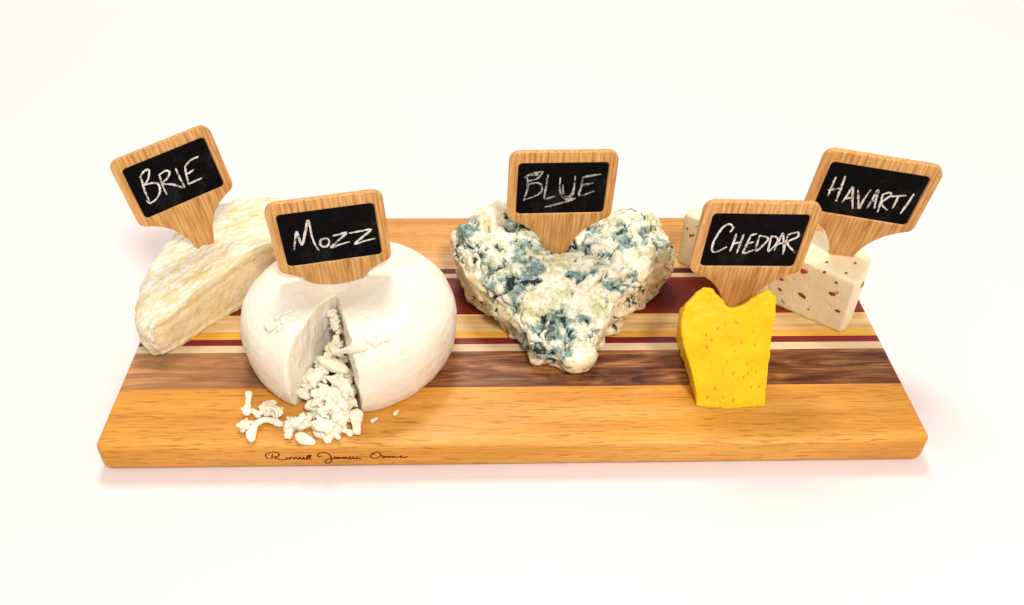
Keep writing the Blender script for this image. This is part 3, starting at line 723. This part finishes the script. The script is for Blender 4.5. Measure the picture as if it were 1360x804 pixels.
# ------------------------------------------------------------------ cheddar
def ched_solid():
    V, F = [], []
    NU, NV, ND = 26, 36, 16
    def topz(u):
        # split crown: two horns with the marker's notch between them
        a = [(0, 52), (.06, 58), (.15, 62.5), (.24, 62.5), (.33, 59.5), (.41, 55), (.48, 52), (.56, 52), (.65, 54), (.75, 57), (.86, 60), (.93, 60), (1, 56)]
        for (x0, z0), (x1, z1) in zip(a, a[1:]):
            if u <= x1: return z0 + (z1 - z0) * (u - x0) / (x1 - x0)
        return a[-1][1]
    def front(u, w):
        z = w * topz(u)
        xl = 104 - 10.5 * sstep(0, 44, z) + 4.0 * sstep(44, 62, z); xr = 144.5 + 3.0 * sstep(0, 60, z)
        bow = 3.0 * math.sin(math.pi * u)
        return (xl + (xr - xl) * u, 28 + .56 * z - bow * .6, z)
    def back(u, w):
        z = w * (24 + .12 * (topz(u) - 50))
        xl = 102 - 1 * w; xr = 149 + 0 * w
        return (xl + (xr - xl) * u, 88 - .06 * z, z)
    idx = {}
    def vid(p):
        k = tuple(round(c, 4) for c in p)
        if k not in idx: idx[k] = len(V); V.append(p)
        return idx[k]
    def pt(i, j, d):
        a = np.array(front(i / NU, j / NV)); b = np.array(back(i / NU, j / NV)); return tuple(a + (b - a) * d / ND)
    def quad(*ps):
        q = [vid(p) for p in ps]
        if len(set(q)) >= 3: F.append(tuple(dict.fromkeys(q)))
    for i in range(NU):
        for j in range(NV):
            quad(pt(i, j, 0), pt(i + 1, j, 0), pt(i + 1, j + 1, 0), pt(i, j + 1, 0)); quad(pt(i, j, ND), pt(i + 1, j, ND), pt(i + 1, j + 1, ND), pt(i, j + 1, ND))
    for i in range(NU):
        for d in range(ND):
            quad(pt(i, 0, d), pt(i + 1, 0, d), pt(i + 1, 0, d + 1), pt(i, 0, d + 1)); quad(pt(i, NV, d), pt(i + 1, NV, d), pt(i + 1, NV, d + 1), pt(i, NV, d + 1))
    for j in range(NV):
        for d in range(ND):
            quad(pt(0, j, d), pt(0, j + 1, d), pt(0, j + 1, d + 1), pt(0, j, d + 1)); quad(pt(NU, j, d), pt(NU, j + 1, d), pt(NU, j + 1, d + 1), pt(NU, j, d + 1))
    return mesh_from('ched', V, F)
me = remesh(ched_solid(), 0.8, 2)
rp = random.Random(5)
pits = []
for k in range(38):
    u = min(.95, max(.05, rp.gauss(.48, .17))); z = rp.uniform(3, 47)
    big = rp.random() < .22
    pits.append((104 - 10.5 * sstep(0, 44, z) + u * (42 + 8 * z / 50), z, rp.uniform(.32, .44) * (1.5 if big else 1), rp.uniform(1.2, 3.6), rp.uniform(.5, .9) * (1.6 if big else .8)))
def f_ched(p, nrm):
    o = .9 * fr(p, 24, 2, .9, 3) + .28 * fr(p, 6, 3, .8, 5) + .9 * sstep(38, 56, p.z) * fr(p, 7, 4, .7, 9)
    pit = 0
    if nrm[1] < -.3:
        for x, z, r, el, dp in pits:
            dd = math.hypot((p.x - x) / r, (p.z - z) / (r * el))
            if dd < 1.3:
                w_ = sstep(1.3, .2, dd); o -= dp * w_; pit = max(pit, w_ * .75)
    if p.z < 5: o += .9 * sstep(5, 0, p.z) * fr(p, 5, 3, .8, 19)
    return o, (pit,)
sculpt(me, f_ched, ('pit',))
base = (124, 60, 0); recentre(me, base)
ch = link('cheddar_block', me, M_CHED, None, (base[0] * MM, base[1] * MM, BT * MM))
tag(ch, 'upright bright yellow cheddar block with pitted face and split crown', 'cheese')
marker('CHED', (131.4, 70.0, 88.0), (2.9, 1.2, 3.1), 'wooden chalkboard marker lettered CHEDDAR wedged in the yellow block', 1.0, 1.3)

# ------------------------------------------------------------------ havarti
hav = empty('havarti_wedge', (0.178 , 0.128, BT * MM))
HO = Vector((178, 128, 0))
tag(hav, 'pale havarti wedge studded with red pepper flecks behind the yellow cheddar', 'cheese')
hav_poly = [(208, 91.5), (212.5, 93.5), (221, 106), (227, 118), (224, 130), (208, 143), (180, 160), (150, 172), (130, 175), (120, 173), (116.5, 168), (118.5, 165)]
def hav_top(x, y): return 41.0 + .5 * math.sin(x * .05)
me = loft_solid(hav_poly, (182, 132), hav_top, [(0, .985), (.04, 1.0), (.3, 1.0), (.7, 1.0), (.93, 1.0), (.985, .99), (1.0, .965)], 2.0, 12, False)
me = remesh(me, 1.0, 1)
def f_hav(p, nrm):
    o = .35 * fr(p, 30, 2, .9, 3) + .16 * fr(p, 6, 3, .8, 5)
    if noise.noise(p / 4.2 + Vector((5, 2, 9))) > .6: o -= .35
    return o
sculpt(me, f_hav)
recentre(me, HO)
link('body', me, M_HAV, hav)
u_ = Vector((-91, 75, 0)).normalized(); n_ = Vector((-75, -91, 0)).normalized()
def fleck(p, nrm, l, w_, h_, ang, mat, seed):
    bm = bmesh.new(); bmesh.ops.create_icosphere(bm, subdivisions=2, radius=1)
    nrm = Vector(nrm).normalized(); tx = u_.copy() if abs(nrm.z) < .5 else Vector((1, 0, 0)); ty = nrm.cross(tx).normalized(); tx = ty.cross(nrm)
    ca, sa = math.cos(ang), math.sin(ang)
    for v in bm.verts:
        k = 1 + 0.75 * noise.noise(v.co * 1.9 + Vector((seed, seed, 0)))
        a, b, c = v.co.x * l * k, v.co.y * w_ * k, v.co.z * h_
        q = tx * (a * ca - b * sa) + ty * (a * sa + b * ca) + nrm * c
        v.co = (Vector(p) + q - HO) * MM
    me = bpy.data.meshes.new('pepper_fleck'); bm.to_mesh(me); bm.free()
    me.polygons.foreach_set('use_smooth', [True] * len(me.polygons))
    return link('pepper_fleck', me, mat, hav)
FL = [(31.5, 34.0, 2.2, 1.5, .3, M_FRED), (43.9, 21.5, 1.5, .8, .1, M_FBROWN), (43.2, 13.6, 1.3, .8, -.4, M_FBROWN), (28.4, 16.1, 2.8, 1.4, -.25, M_FBROWN), (10.7, 26.4, 2.3, 1.3, .2, M_FBROWN),
      (10.3, 35.6, 1.1, .7, 0, M_FBROWN), (19.1, 39.6, 1.0, .7, .5, M_FBROWN), (4.5, 15.8, 1.4, .9, .1, M_FBROWN), (114.2, 30.4, 1.2, 1.0, .2, M_FBROWN), (111.2, 26.2, 1.5, 1.0, 1.2, M_FRED),
      (109.4, 27.0, 1.4, .8, 1.3, M_FRED), (107.9, 35.0, 1.0, .5, .9, M_FGREEN), (39, 5.5, 1.7, .35, -.6, M_FGREEN), (8.2, 29.0, 1.2, .4, -.6, M_FGREEN), (22, 8, .6, .5, 0, M_FBROWN), (60, 22, 1.6, 1.0, .4, M_FBROWN), (75, 12, 1.8, 1.1, .1, M_FRED), (90, 30, 1.4, .9, .7, M_FBROWN), (52, 35, 1.2, .8, .2, M_FRED)]
for i, (a, z, l, w_, an, mat) in enumerate(FL):
    p = Vector((207.4, 91.8, 0)) + u_ * a + n_ * (-.15) + Vector((0, 0, z))
    fleck(p, n_, l * 1.12, w_ * 1.12, .7, an, mat, i)
fleck(Vector((217, 100, 33)), Vector((.82, -.57, 0)), 1.9, 1.6, .9, .2, M_FRED, 40)
for i, (x, y) in enumerate(((196, 112), (217, 122), (205, 101), (178, 128), (214, 111))):
    fleck(Vector((x, y, 41.3)), Vector((0, 0, 1)), 1.0, .7, .45, i, (M_FBROWN, M_FGREEN)[i % 2], 50 + i)
marker('HAV', (210.3, 113.3, 90.5), (-11.0, 6.6, 4.4), 'wooden chalkboard marker lettered HAVARTI leaning in the pepper flecked cheese', 1.035, 1.25)
